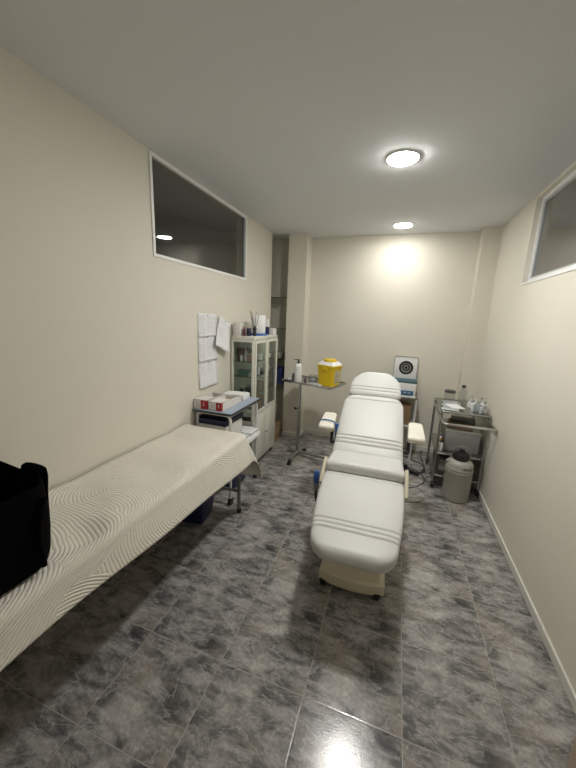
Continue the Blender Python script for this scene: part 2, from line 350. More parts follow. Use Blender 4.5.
def drape():
    bm = BM(); lay = bm.loops.layers.uv.new('cloth')
    XE, YE, ZT, rad = -1.0, 2.075, .708, .045
    X0, Y0 = -1.525, .12
    LA, LB = .205, .345
    us = [i*(XE-X0)/22 for i in range(23)] + [XE-X0+(i+1)*LA/18 for i in range(18)]
    vs = [i*(YE-Y0)/80 for i in range(81)] + [YE-Y0+(i+1)*LB/20 for i in range(20)]
    def fall(s, flare):     # overhang length -> (outward, down): quarter round then a flaring drop
        q = rad*PI/2
        if s < q: a = s/rad; return rad*math.sin(a), rad*(1-math.cos(a))
        d = s-q; return rad + d*flare, rad + d*math.sqrt(max(0, 1-flare*flare))
    grid = []
    rnd = random.Random(3)
    for u in us:
        row = []
        for v in vs:
            x = X0+u; y = Y0+v
            a = max(0, x-(XE-rad)); c = max(0, y-(YE-rad))
            L = LA + .0
            # the side hem hangs unevenly: longer towards the near end
            q_ = min(1, max(0, (y-.6)/1.3)); wob = .70 + .27*q_*q_*(3-2*q_) + .02*math.sin(y*7+1)
            fl = .30 + .05*math.sin(y*6+1)
            px, py, pz = min(x, XE-rad), min(y, YE-rad), ZT
            if a or c:
                s = math.hypot(a*wob, c); ang = math.atan2(c/LB, a*wob/LA)
                ex = fl if c == 0 else (.05 if a == 0 else .05 + (fl-.05)*math.cos(ang)**2 + .17*math.sin(2*ang))
                o, d = fall(s, ex)
                px += o*math.cos(ang); py += o*math.sin(ang); pz -= d
            else:
                pz += .006*math.sin(x*13+y*5)*math.sin(y*6.5) + .004*math.sin(y*17+x*9)
                pz += .018*math.exp(-((x+1.56)/.05)**2)                      # pushed up against the wall
                pz -= .020*math.exp(-((x+1.10)/.07)**2-((y-.80)/.06)**2) - .016*math.exp(-((x+1.10)/.09)**2-((y-.90)/.06)**2)
            row.append((bm.verts.new((px, py, pz)), (x, y)))
        grid.append(row)
    for i in range(len(us)-1):
        for j in range(len(vs)-1):
            q = [grid[i][j], grid[i+1][j], grid[i+1][j+1], grid[i][j+1]]
            f = bm.faces.new([p[0] for p in q])
            for lp, p in zip(f.loops, q): lp[lay].uv = p[1]
    return bm
o = single('bedspread', drape(), 'cover', 'quilted cream bedspread draped over the couch along left wall', 'bedspread', ang=179)
sm = o.modifiers.new('thickness', 'SOLIDIFY'); sm.thickness = .006; sm.offset = -1
# black fabric basket
def rrect(hx, hy, r, n=8):
    pts = []
    for cx, cy, a0 in ((hx-r, hy-r, 0), (-hx+r, hy-r, 90), (-hx+r, -hy+r, 180), (hx-r, -hy+r, 270)):
        for k in range(n+1):
            a = R(a0+90*k/n); pts.append((cx+r*math.cos(a), cy+r*math.sin(a)))
    return pts
t = thing('fabric_basket', 'black soft fabric basket standing on the bedspread, cut by left frame edge', 'basket', (-1.272, .478, .718))
b = BM(); H = .295; rings = []
for (sc, z) in ((.95, 0), (.985, .03), (1.0, .12), (1.0, .22), (.992, .29), (.985, H), (.965, H), (.955, .28), (.955, .10), (.93, .02)):
    ring_ = []
    for k, (x, y) in enumerate(rrect(.218, .215, .10)):
        a = math.atan2(y, x); zz = z + (.012*math.sin(3*a+1) + .006*math.sin(7*a) if z > .2 else 0)
        dn = 1 + .012*math.sin(5*a+z*20)
        ring_.append(b.verts.new((x*sc*dn, y*sc*dn, zz)))
    rings.append(ring_)
for a_, c_ in zip(rings, rings[1:]):
    n = len(a_)
    for k in range(n): b.faces.new((a_[k], a_[(k+1) % n], c_[(k+1) % n], c_[k]))
b.faces.new(rings[0][::-1]); b.faces.new(rings[-1])
obj('body', b, 'blackcloth', t, ang=70)
for sy in (1, -1):
    b = BM(); tube(b, [(0, sy*.222, .10), (0, sy*.228, .22), (0, sy*.236, .28), (0, sy*.232, .312), (0, sy*.214, .310), (0, sy*.206, .27)], .008, n=12, fillet=.02)
    bmesh.ops.scale(b, vec=(6.5, 1, 1), verts=b.verts[:]); bmesh.ops.translate(b, vec=(.085, 0, 0), verts=b.verts[:])
    obj('handle', b, 'blackcloth', t)
b = BM(); tube(b, [(.223, .16, .26), (.232, .12, .15), (.228, .13, .02)], .009, fillet=.05); obj('strap', b, 'blackcloth', t)
# blue bin under the couch
t = thing('storage_bin', 'dark blue plastic bin on floor under the couch', 'bin', (-1.40, 1.92, 0), R(8))
b = BM()
o1 = rrect(.12, .10, .03, 5); o2 = rrect(.145, .125, .035, 5)
a_ = [b.verts.new((x, y, 0)) for x, y in o1]; c_ = [b.verts.new((x, y, .26)) for x, y in o2]; d_ = [b.verts.new((x*.95, y*.95, .26)) for x, y in o2]; e_ = [b.verts.new((x*.95, y*.95, .01)) for x, y in o1]
n = len(a_)
for p, q_ in ((a_, c_), (c_, d_), (d_, e_)):
    for k in range(n): b.faces.new((p[k], p[(k+1) % n], q_[(k+1) % n], q_[k]))
b.faces.new(a_[::-1]); b.faces.new(e_); obj('body', b, 'navy', t)
b = BM(); tube(b, [(x, y, .26) for x, y in rrect(.148, .128, .035, 5)], .007, closed=True); obj('rim', b, 'navy', t)

# ------------------------------------------------------------------ two tier trolley beyond the couch
def caster(t, x, y, r=.03, m='black'):
    b = BM(); cyl(b, (x-.012, y, r), (x+.012, y, r), r, n=20); cyl(b, (x, y, r*1.2), (x, y, r*2.4), r*.35); box(b, (x, y, r*1.75), (.03, r*1.1, r*.6), .003); return obj('caster', b, m, t)
t = thing('supply_trolley', 'white tube trolley with blue grey top, between couch and glass cabinet', 'trolley', (-1.355, 2.39, 0))
for sy in (-.235, .265):
    b = BM(); tube(b, [(-.155, sy, .06), (-.155, sy, .79), (.155, sy, .79), (.155, sy, .06)], .0125, fillet=.05); obj('end_frame', b, 'whitetube', t)
    for sx in (-.155, .155): caster(t, sx, sy)
b = BM(); bx(b, -.172, .178, -.275, .285, .807, .821, .002); obj('tabletop', b, 'bluegrey', t)
b = BM(); ring_pts = [(-.173, -.276, .807), (.179, -.276, .807), (.179, .286, .807), (-.173, .286, .807)]
tube(b, ring_pts, .009, n=8, fillet=.02, closed=True); obj('edging', b, 'edgeblack', t)
for sx in (-.155, .155):
    b = BM(); tube(b, [(sx, -.235, .79), (sx, .265, .79)], .0125); obj('side_rail', b, 'whitetube', t)
b = BM(); bx(b, -.16, .19, -.24, .285, .478, .490, .002); obj('lower_shelf', b, 'paper', t)
for sx in (-.155, .19):
    b = BM(); tube(b, [(sx, -.235, .468), (sx, .27, .468)], .010); obj('shelf_rail', b, 'whitetube', t)
ZT = .822
pm_box = print_material('white print on red card', (0.33, 0.018, 0.025), (0.75, 0.72, 0.70), 1, [(.42, .58, .15, .85)], .8)
def page_uv(o, faces=None, ax=(0, 2)):
    me = o.data; ul = me.uv_layers.new(name='page'); vs = [v.co for v in me.vertices]
    lo = [min(v[i] for v in vs) for i in range(3)]; hi = [max(v[i] for v in vs) for i in range(3)]
    for lp in me.loops:
        c = me.vertices[lp.vertex_index].co
        ul.data[lp.index].uv = ((c[ax[0]]-lo[ax[0]])/max(1e-6, hi[ax[0]]-lo[ax[0]]), (c[ax[1]]-lo[ax[1]])/max(1e-6, hi[ax[1]]-lo[ax[1]]))
def carton(loc, rz, s, label, redw):
    t = thing('carton', label, 'box', loc, rz, 'red and white cartons on the trolley')
    L_, D_, H_ = s; th = .003
    b = BM(); bx(b, -L_/2, L_/2, -D_/2, -D_/2+th, 0, H_); bx(b, -L_/2, L_/2, D_/2-th, D_/2, 0, H_); bx(b, -L_/2, -L_/2+th, -D_/2, D_/2, 0, H_); bx(b, L_/2-th, L_/2, -D_/2, D_/2, 0, H_); bx(b, -L_/2, L_/2, -D_/2, D_/2, 0, th)
    bx(b, -L_/2, L_/2, -D_/2, D_/2*.05, H_-th, H_)
    obj('body', b, 'card', t)
    b = BM(); bx(b, -L_/2+th, L_/2-th, D_/2*.05, D_/2-th, th, H_*.55); obj('inside', b, 'brown', t, label='brown contents seen through the open top')
    b = BM(); bx(b, L_/2-redw, L_/2+.0015, -D_/2-.0015, -D_/2+.02, -.0, H_*.98); o = obj('red_panel', b, pm_box, t, label='red corner panel with white print'); page_uv(o)
    b = BM(); 
    for k in range(4): bx(b, -L_/2+.02, -L_/2+.02+(.045, .03, .04, .02)[k], -D_/2-.0008, -D_/2, H_*(.3+.13*k), H_*(.3+.13*k)+.003)
    obj('print', b, 'seam', t, label='small grey print')
    return t
carton((-1.463, 2.265, ZT), R(-3), (.125, .26, .075), 'red and white carton on trolley, by the wall', .055)
carton((-1.328, 2.27, ZT), R(-3), (.122, .26, .07), 'red and white carton on trolley, nearer the trolley\'s open edge', .05)
t = thing('open_carton', 'small open carton with red edges behind the red and white cartons', 'box', (-1.32, 2.44, ZT), R(-3))
b = BM(); bx(b, -.05, .05, -.045, -.042, 0, .055); bx(b, -.05, .05, .042, .045, 0, .055); bx(b, -.05, -.047, -.045, .045, 0, .055); bx(b, .047, .05, -.045, .045, 0, .055); bx(b, -.05, .05, -.045, .045, 0, .003); obj('body', b, 'card', t)
b = BM(); bx(b, -.047, .047, -.042, .042, .003, .02); obj('inside', b, 'brown', t)
for y in (-.0455, .040):
    b = BM(); bx(b, .047, .0512, y, y+.0055, 0, .056); obj('red_edge', b, 'red', t)
t = thing('paper_stack', 'white paper stack lying on the trolley top near the cabinet', 'paper', (-1.375, 2.57, ZT), R(4))
b = BM(); bx(b, -.11, .11, -.075, .075, 0, .045, .002); obj('stack', b, 'paper', t)
b = BM(); box(b, (0, .0, .047), (.20, .13, .003), 0, R(7)); obj('loose_sheet', b, 'paper', t)
t = thing('lidded_box', 'white box with navy lid on the trolley\'s lower shelf', 'box', (-1.385, 2.31, .4905))
b = BM(); bx(b, -.135, .135, -.15, .15, 0, .20, .006); obj('body', b, 'card', t)
b = BM(); bx(b, -.142, .145, -.157, .157, .195, .245, .01); obj('lid', b, 'navy2', t, label='navy lid')
b = BM(); bx(b, -.10, -.035, -.152, -.15, .145, .165); obj('label_plate', b, 'darkbox', t)
b = BM()
rn = random.Random(5)
for k in range(3): box(b, (.0+.01*k, .0, .008+.012*k), (.16, .17, .010), .003, R(rn.uniform(-9, 9)))
single('wrapped_packs', b, 'paper', 'white flat packs lying on the trolley lower shelf', 'pack', (-1.275, 2.575, .4905))
b = BM(); lathe(b, [(.0, 0), (.015, 0), (.028, .02), (.032, .04), (.02, .06), (.0, .068)], n=20); bmesh.ops.scale(b, vec=(1, 1.3, 1), verts=b.verts[:])
single('plastic_bag', b, 'foil', 'crumpled translucent plastic bag on the trolley\'s lower shelf edge', 'bag', (-1.203, 2.40, .4905))
b = BM(); box(b, (0, 0, .11), (.22, .26, .22), .03)
single('blue_container', b, 'navy', 'blue container under the trolley, seen behind the couch leg', 'container', (-1.38, 2.47, 0))

# ------------------------------------------------------------------ papers on the left wall
text2 = print_material('printed sheet', (0.80, 0.80, 0.81), (0.20, 0.20, 0.23), 17, [(.06, .36, .12, .88), (.44, .94, .18, .9)])
text1 = print_material('half printed sheet', (0.80, 0.80, 0.82), (0.22, 0.22, 0.25), 15, [(.08, .30, .55, .92), (.42, .72, .6, .92), (.06, .9, .5, .56)])
textd = print_material('faintly printed sheet', (0.80, 0.80, 0.81), (0.45, 0.45, 0.48), 9, [(.05, .95, .8, .95), (.1, .5, .3, .7)])
def sheet(y0, y1, z0, z1, mtl, label, rot=0.0, off=0.0, curl=.012):
    t = thing('paper_sheet', label, 'paper', (W0, (y0+y1)/2, (z0+z1)/2), 0, 'paper sheets pinned to the left wall')
    t.rotation_euler = (rot, 0, 0)
    b = BM(); nx, nz = 8, 10; wy, wz = (y1-y0), (z1-z0); lay = b.loops.layers.uv.new('page')
    V = [[b.verts.new((.002+off+curl*((1-j/nz)**2)*(.5+.5*i/nx) + .004*math.sin(i*.9)*(1-j/nz), -wy/2+wy*i/nx, -wz/2+wz*j/nz)) for j in range(nz+1)] for i in range(nx+1)]
    for i in range(nx):
        for j in range(nz):
            f = b.faces.new((V[i][j], V[i+1][j], V[i+1][j+1], V[i][j+1]))
            for lp, (ii, jj) in zip(f.loops, ((i, j), (i+1, j), (i+1, j+1), (i, j+1))): lp[lay].uv = (ii/nx, jj/nz)
    o = obj('sheet', b, mtl, t); md = o.modifiers.new('thickness', 'SOLIDIFY'); md.thickness = .0006; md.offset = 0
    b = BM(); cyl(b, (0, 0, wz/2-.015), (.008+off, 0, wz/2-.015), .004, n=10); obj('pin', b, 'darkbox', t)
    return t
sheet(2.225, 2.505, 1.392, 1.585, text2, 'printed sheet pinned topmost of the straight sheets on left wall')
sheet(2.222, 2.500, 1.182, 1.402, text2, 'printed sheet pinned in the middle of the straight column on left wall', off=.001)
sheet(2.226, 2.505, .955, 1.188, text1, 'lowest sheet of the pinned column, mostly blank, on left wall', off=.002)
sheet(2.48, 2.70, 1.26, 1.545, textd, 'tilted sheet pinned at an angle beside the straight column on left wall', rot=R(-24), off=.012, curl=.05)

# ------------------------------------------------------------------ glass cabinet
CX0, CX1, CY0, CY1, CZ0, CZ1 = -1.527, -1.28, 2.755, 3.36, .07, 1.385
ccx, ccy = (CX0+CX1)/2, (CY0+CY1)/2
t = thing('glass_cabinet', 'cream steel medicine cabinet with glass doors against the left wall', 'cabinet', (ccx, ccy, 0))
hx, hy = (CX1-CX0)/2, (CY1-CY0)/2
P = .022; ZM = .60
b = BM()
bx(b, -hx, hx, -hy, hy, CZ1-.03, CZ1, .003); bx(b, -hx, hx-.004, -hy, hy, CZ0, CZ0+.03, .003)
for sx in (-1, 1):
    for sy in (-1, 1):
        x = sx*(hx-P/2) - (.004 if sx > 0 else 0); y = sy*(hy-P/2); bx(b, x-P/2, x+P/2, y-P/2, y+P/2, CZ0, CZ1-.02, .002)
bx(b, -hx, -hx+.006, -hy+.01, hy-.01, CZ0, CZ1-.01)                     # back panel
bx(b, -hx+.01, hx-.006, -hy+.01, hy-.01, ZM-.02, ZM)                   # mid shelf
for sy in (-1, 1):
    y = sy*(hy-.006); bx(b, -hx+.01, hx-.01, y-.003, y+.003, CZ0, .50); bx(b, -hx+.01, hx-.01, y-.004, y+.004, .50, .535)
    bx(b, -hx+.01, hx-.01, y-.004, y+.004, CZ1-.055, CZ1-.02)
obj('body', b, 'cab', t)
for sx in (-1, 1):
    for sy in (-1, 1):
        b = BM(); cyl(b, (sx*(hx-.03), sy*(hy-.03), 0), (sx*(hx-.03), sy*(hy-.03), CZ0+.005), .012, .015, 12); obj('foot', b, 'black', t)
for sy in (-1, 1):
    b = BM(); y = sy*(hy-.008); bx(b, -hx+P, hx-P, y-.0025, y+.0025, .535, CZ1-.05); obj('side_pane', b, 'cglass', t)
for z in (.80, .985, 1.135):
    b = BM(); bx(b, -hx+.01, hx-.02, -hy+.015, hy-.015, z-.003, z+.003); obj('glass_shelf', b, 'shelf_glass', t)
for k, (y0, y1) in enumerate(((-hy+.012, -.002), (.002, hy-.012))):
    d = BM(); f = .03
    ring(d, hx-.006, hx+.010, y0, y1, ZM+.005, CZ1-.035, f); dr = obj('glass_door', d, 'cab', t)
    d = BM(); bx(d, hx-.001, hx+.003, y0+f-.004, y1-f+.004, ZM+.005+f-.004, CZ1-.035-f+.004); obj('pane', d, 'cglass', dr)
    yk = y1-.012 if k == 0 else y0+.012
    if k == 1: d = BM(); cyl(d, (hx+.008, yk, .95), (hx+.026, yk, .95), .007); box(d, (hx+.026, yk, .95), (.006, .024, .008), .002); obj('handle', d, 'steel', dr)
    d = BM(); bx(d, hx-.006, hx+.010, y0, y1, CZ0+.012, ZM-.005, .003); dl = obj('lower_door', d, 'cab', t)
    d = BM(); bx(d, hx+.010, hx+.013, y0+.03, y1-.03, CZ0+.045, ZM-.04, .001); obj('door_panel', d, 'cab', dl)
    if k == 0: d = BM(); cyl(d, (hx+.010, y1-.014, .35), (hx+.03, y1-.014, .35), .007); box(d, (hx+.030, y1-.014, .35), (.006, .03, .008), .002); obj('handle', d, 'steel', dl)
def bottle(name, label, loc, r, h, body, cap, neck=.4, group=None, n=20):
    t = thing(name, label, 'bottle', loc, 0, group)
    b = BM(); lathe(b, [(0, 0), (r*.95, 0), (r, r*.1), (r, h*.70), (r*.9, h*.77), (r*neck, h*.86), (r*neck, h*.9), (0, h*.9)], n=n); obj('body', b, body, t)
    b = BM(); lathe(b, [(0, h*.88), (r*neck*1.2, h*.88), (r*neck*1.2, h*.985), (r*neck*1.05, h), (0, h)], n=n); obj('cap', b, cap, t)
    return t
def jar(name, label, loc, r, h, body, cap, group=None):
    t = thing(name, label, 'jar', loc, 0, group)
    b = BM(); lathe(b, [(0, 0), (r*.94, 0), (r, r*.12), (r, h*.8), (r*.94, h*.84), (0, h*.84)], n=24); obj('body', b, body, t)
    b = BM(); lathe(b, [(0, h*.82), (r*1.05, h*.82), (r*1.05, h*.98), (r*.98, h), (0, h)], n=24); obj('lid', b, cap, t)
    return t
def pbox(name, label, loc, s, m, rz=0.0, cat='box', group=None, band=None):
    t = thing(name, label, cat, loc, rz, group)
    b = BM(); box(b, (0, 0, s[2]/2), s, .003); obj('body', b, m, t)
    b = BM(); box(b, (0, 0, s[2]-.004), (s[0]*.5, s[1]+.0015, s[2]*.02+.006), .001); obj('flap', b, m if band is None else band, t)
    return t
zs = [.8035, .9885, 1.1385]
pbox('medicine_box', 'dark maroon box inside glass cabinet on its top shelf', (-1.47, 2.86, zs[2]), (.06, .07, .12), 'maroon', band='darkbox')
bottle('medicine_bottle', 'taller white bottle inside glass cabinet, on top shelf', (-1.405, 2.835, zs[2]), .018, .095, 'white', 'white', .5)
bottle('medicine_bottle', 'shorter white bottle inside glass cabinet, beside the maroon box', (-1.445, 2.812, zs[2]), .014, .06, 'white', 'white', .5)
pbox('medicine_box', 'orange pink box inside the glass cabinet, top shelf', (-1.345, 2.84, zs[2]), (.075, .07, .075), 'pink', band='card')
pbox('medicine_box', 'dark grey box inside the glass cabinet, top shelf rear', (-1.39, 2.93, zs[2]), (.10, .05, .13), 'greybox', band='card')
pbox('medicine_box', 'green box inside the glass cabinet, middle shelf', (-1.425, 2.85, zs[1]), (.12, .08, .055), 'green', band='green')
pbox('medicine_box', 'small white box inside cabinet beside the green box', (-1.335, 2.83, zs[1]), (.055, .055, .035), 'card')
jar('glass_jar', 'dark filled glass jar inside the cabinet, lower glass shelf', (-1.385, 2.845, zs[0]), .026, .09, 'darkbox', 'steel')
jar('glass_jar', 'smaller dark jar inside the cabinet beside a clear bottle', (-1.455, 2.84, zs[0]), .018, .06, 'darkbox', 'white')
bottle('medicine_bottle', 'clear bottle inside the cabinet, on lower glass shelf', (-1.345, 2.90, zs[0]), .02, .12, 'clear', 'white', .4)
for k, (y, h, m, l) in enumerate(((3.0, .05, 'card', 'white low box on top glass shelf behind left glass door'), (3.22, .045, 'card', 'white low box on the top glass shelf behind right glass door'))):
    pbox('medicine_box', l, (-1.34, y, zs[2]), (.06, .08, h), m)
pbox('medicine_box', 'brown box on middle glass shelf behind the left glass door', (-1.35, 3.02, zs[1]), (.07, .09, .04), 'maroon')
bottle('medicine_bottle', 'white bottle on middle shelf behind the left glass door', (-1.32, 2.95, zs[1]), .017, .075, 'white', 'white', .6)
pbox('medicine_box', 'pale box on middle shelf behind the right glass door', (-1.34, 3.2, zs[1]), (.06, .06, .07), 'card', band='red')
pbox('medicine_box', 'brown box standing at bottom behind the left glass door', (-1.36, 3.0, .6005), (.10, .11, .15), 'kraft')
pbox('medicine_box', 'grey box standing at bottom behind the right glass door', (-1.36, 3.2, .6005), (.09, .09, .12), 'greybox')
pbox('medicine_box', 'tan box on lower glass shelf behind the left glass door', (-1.35, 3.03, zs[0]), (.07, .09, .10), 'brown')
jar('glass_jar', 'clear jar on lower glass shelf behind the right glass door', (-1.34, 3.2, zs[0]), .025, .08, 'clear', 'steel')
# on top of the cabinet
zc = CZ1
pbox('medicine_box', 'upright white box on cabinet top, nearest the pinned papers', (-1.475, 2.79, zc+.0005), (.075, .06, .125), 'card')
bottle('medicine_bottle', 'red brown bottle on the cabinet top', (-1.41, 2.80, zc), .016, .085, 'maroon', 'red', .5)
jar('glass_jar', 'dark blue jar on the cabinet top', (-1.378, 2.835, zc), .022, .078, 'navy2', 'darkbox')
t = thing('reed_diffuser', 'black bottle with thin dark reeds on the cabinet top', 'diffuser', (-1.335, 2.875, zc))
b = BM(); lathe(b, [(0, 0), (.014, 0), (.017, .02), (.012, .045), (.018, .06), (.020, .075), (.010, .09), (.008, .10), (0, .10)], n=16); obj('bottle', b, 'black', t)
for k, (dx, dy, h) in enumerate(((-.035, -.03, .24), (-.012, -.045, .23), (.0, .03, .235), (.02, .055, .215))):
    b = BM(); tube(b, [(0, 0, .06), (dx*.55, dy*.55, h*.6), (dx, dy, h)], .0024, n=6); obj('reed', b, 'darkbox', t)
t = thing('paper_roll', 'big white paper roll on blue wrapper atop the cabinet', 'paper roll', (-1.37, 3.035, zc+.022))
b = BM(); lathe(b, [(.022, 0), (.072, 0), (.075, .004), (.075, .176), (.072, .18), (.022, .18), (.022, .02)], n=40); obj('roll', b, 'tissue', t)
b = BM()
for k in range(26):
    pass
lathe(b, [(0, 0), (.085, 0), (.092, .008), (.085, .018), (.07, .0215), (0, .0215)], n=22)
for v in b.verts: v.co.x *= 1+.10*math.sin(v.co.y*60); v.co.y *= 1+.10*math.sin(v.co.x*50)
single('blue_wrapper', b, 'blue', 'crumpled blue wrapper under the paper roll', 'wrapper', (-1.37, 3.035, zc))
t = thing('blue_tub', 'blue tub with white cap on cabinet top between roll and white box', 'tub', (-1.345, 3.20, zc))
b = BM(); lathe(b, [(0, 0), (.03, 0), (.032, .07), (.03, .085), (0, .085)], n=20); obj('body', b, 'navy', t)
b = BM(); box(b, (0, 0, .125), (.045, .045, .085), .006); obj('cap', b, 'white', t, label='white top')
pbox('medicine_box', 'low white box at the cabinet top\'s far front corner', (-1.325, 3.295, zc+.0005), (.075, .10, .065), 'card')

# ------------------------------------------------------------------ niche behind the cabinet
for z, l in ((1.815, 'glass shelf in the niche, topmost'), (1.43, 'glass shelf in the niche, level with the cabinet top'), (1.04, 'glass shelf in the niche, above the blue box'), (.67, 'glass shelf in the niche, carrying the blue box')):
    t = thing('niche_shelf', l, 'shelf', (-1.625, 3.945, z), 0, 'glass shelves in the niche')
    b = BM(); bx(b, -.265, .264, -.135, .135, -.004, .004); obj('glass', b, 'shelf_glass', t)
    for sx in (-.25, .25):
        b = BM(); bx(b, sx-.012, sx+.012, -.02, .02, -.02, -.0045); obj('bracket', b, 'dsteel', t)
t = thing('blue_box', 'dark blue box standing on a niche shelf beside the cabinet', 'box', (-1.46, 3.92, .6745))
b = BM(); box(b, (0, 0, .125), (.13, .16, .25), .008); obj('body', b, 'navy', t)
b = BM(); box(b, (-.02, -.0815, .14), (.06, .003, .15), .001); obj('label_panel', b, 'bluegrey', t)
b = BM(); box(b, (0, 0, .02), (.134, .164, .04), .004); obj('base', b, 'darkbox', t)
b = BM(); box(b, (0, 0, .04), (.15, .2, .08), .01); single('niche_packet', b, 'gold', 'small pale packet on a niche shelf above the blue box', 'packet', (-1.50, 3.93, 1.0445))
t = thing('cardboard_box', 'brown cardboard box on floor between the cabinet and the left pillar', 'box', (-1.445, 3.665, 0))
b = BM(); bx(b, -.085, .085, -.15, .16, 0, .21, .003); obj('body', b, 'kraft', t)
for y in (-.09, -.01, .07):
    b = BM(); bx(b, .085, .0865, y-.02, y+.022, .10, .15); obj('label_patch', b, 'brown', t, label='paler square on its side')
b = BM(); bx(b, -.085, .0, -.15, .16, .2105, .215); obj('flap', b, 'kraft', t)

# ------------------------------------------------------------------ instrument stand with tray
TX, TY, TR = -.843, 3.417, R(-16); tz = .882
t = thing('instrument_stand', 'chrome instrument stand with flat tray, left of the treatment chair', 'stand', (TX, TY, 0), TR)
b = BM(); bx(b, -.305, .305, -.185, .185, tz-.012, tz-.006)
obj('tray', b, 'dsteel', t)
b = BM(); tube(b, [(-.31, -.19, tz), (.31, -.19, tz), (.31, .19, tz), (-.31, .19, tz)], .009, n=8, fillet=.015, closed=True); tube(b, [(-.308, -.188, tz-.012), (.308, -.188, tz-.012), (.308, .188, tz-.012), (-.308, .188, tz-.012)], .006, n=8, fillet=.015, closed=True); obj('tray_rim', b, 'steel', t)
pl = Vector((-.0875, -.142))       # pole foot in stand coordinates
b = BM(); tube(b, [(pl.x, pl.y, .06), (pl.x, pl.y, .56)], .020, n=16); obj('lower_tube', b, 'dsteel', t)
b = BM(); tube(b, [(pl.x, pl.y, .54), (pl.x, pl.y, tz-.012)], .015, n=16); box(b, (pl.x+.03, pl.y, tz-.02), (.14, .03, .012), .003); obj('upper_tube', b, 'steel', t)
b = BM(); cyl(b, (pl.x-.012, pl.y-.01, .575), (pl.x-.035, pl.y-.018, .575), .006); cyl(b, (pl.x-.030, pl.y-.016, .575), (pl.x-.052, pl.y-.024, .575), .014); obj('clamp_knob', b, 'black', t)
fa = Vector((-.028, -.390)); fb = Vector((-.083, .005))
b = BM(); tube(b, [(fa.x, fa.y, .062), (pl.x, pl.y, .062), (fb.x, fb.y, .062)], .016, fillet=.05); obj('base_bar', b, 'dsteel', t)
b = BM(); tube(b, [(pl.x, pl.y, .062), (.30, -.09, .062)], .016); obj('base_leg', b, 'dsteel', t)
for x, y in ((fa.x, fa.y), (fb.x, fb.y), (.30, -.09)): caster(t, x, y, .026)
def on_tray(u, v): c, s = math.cos(TR), math.sin(TR); return (TX+u*c-v*s, TY+u*s+v*c)
zt = tz-.0055
x, y = on_tray(-.137, -.125)
t = thing('pump_bottle', 'white pump bottle with black nozzle on the stand tray', 'bottle', (x, y, zt))
b = BM(); lathe(b, [(0, 0), (.041, 0), (.044, .006), (.044, .165), (.040, .185), (.022, .205), (.016, .208), (0, .208)], n=28); obj('body', b, 'white', t)
b = BM(); lathe(b, [(0, .206), (.017, .206), (.017, .222), (.007, .224), (.007, .240), (.016, .242), (.016, .25), (0, .252)], n=16); tube(b, [(0, 0, .247), (-.03, -.01, .252), (-.05, -.018, .247)], .005, n=8); obj('pump', b, 'black', t)
x, y = on_tray(.02, -.06)
t = thing('glass_beaker', 'clear cup on the stand tray beside the pump bottle', 'cup', (x, y, zt))
b = BM(); lathe(b, [(0, 0), (.04, 0), (.048, .085), (.051, .09), (.046, .088), (.038, .006), (0, .006)], n=28); obj('body', b, 'clear', t)
b = BM(); lathe(b, [(0, .007), (.037, .007), (.041, .04), (0, .042)], n=20); obj('contents', b, 'foil', t)
x, y = on_tray(-.055, -.10); bottle('vial', 'tiny reddish vial on tray between pump bottle and clear cup', (x, y, zt), .012, .05, 'maroon', 'purple', .6)
x, y = on_tray(-.205, -.115); b = BM(); lathe(b, [(0, 0), (.014, 0), (.014, .075), (.010, .085), (0, .085)], n=14); single('purple_tube', b, 'purple', 'small purple tube standing on tray left of pump bottle', 'tube', (x, y, zt))
x, y = on_tray(-.262, -.10); b = BM(); box(b, (0, 0, .012), (.05, .035, .024), .010); single('gauze_ball', b, 'tissue', 'white wad of gauze at tray left end', 'gauze', (x, y, zt), .4)
x, y = on_tray(.06, .10); b = BM(); box(b, (0, 0, .04), (.06, .05, .08), .004); single('small_box', b, 'gold', 'small grey green box on tray, behind the clear cup', 'box', (x, y, zt), TR)
t = thing('kidney_dish', 'shallow clear tray of packs lying in front of yellow container', 'tray', (*on_tray(.10, -.135), zt), TR)
b = BM(); bx(b, -.09, .06, -.035, .035, 0, .006, .002); obj('base', b, 'paper', t)
b = BM()
for k in range(3): box(b, (-.06+.045*k, 0, .012), (.038, .05, .010), .003, .2*k-.2)
obj('packs', b, 'foil', t)
# sharps container
x, y = on_tray(.198, -.02)
t = thing('sharps_container', 'yellow sharps container with white collar and yellow lid on stand tray', 'container', (x, y, zt), TR+R(-7)); t.scale = (1.05, 1.05, 1.05)
def tapered(bm, hx0, hy0, z0, hx1, hy1, z1, r=.02, steps=1):
    a = [bm.verts.new((x, y, z0)) for x, y in rrect(hx0, hy0, r, 4)]; c = [bm.verts.new((x, y, z1)) for x, y in rrect(hx1, hy1, r, 4)]
    n = len(a)
    for k in range(n): bm.faces.new((a[k], a[(k+1) % n], c[(k+1) % n], c[k]))
    bm.faces.new(a[::-1]); bm.faces.new(c)
b = BM(); tapered(b, .088, .075, 0, .099, .085, .20); obj('body', b, 'yellow', t)
b = BM(); tapered(b, .105, .091, .193, .105, .091, .212, .022); obj('rim', b, 'yellow', t)
b = BM(); tapered(b, .102, .088, .212, .076, .066, .245, .022); obj('collar', b, 'white', t, label='white sloping collar')
b = BM(); lathe(b, [(0, .244), (.066, .244), (.068, .25), (.068, .262), (.058, .269), (0, .271)], n=28); obj('lid', b, 'yellow', t)
b = BM(); bx(b, -.03, .03, -.092, -.083, .155, .19, .002); obj('latch', b, 'yellow', t)
slab = print_material('hazard label print', (0.62, 0.56, 0.40), (0.05, 0.05, 0.04), 6, [(.05, .95, .05, .95)], .9)
b = BM(); sl = (.099-.088)/.20
v = [b.verts.new((.0895+sl*z, yy, z)) for yy, z in ((-.045, .03), (.05, .03), (.05, .16), (-.045, .16))]; f = b.faces.new(v)
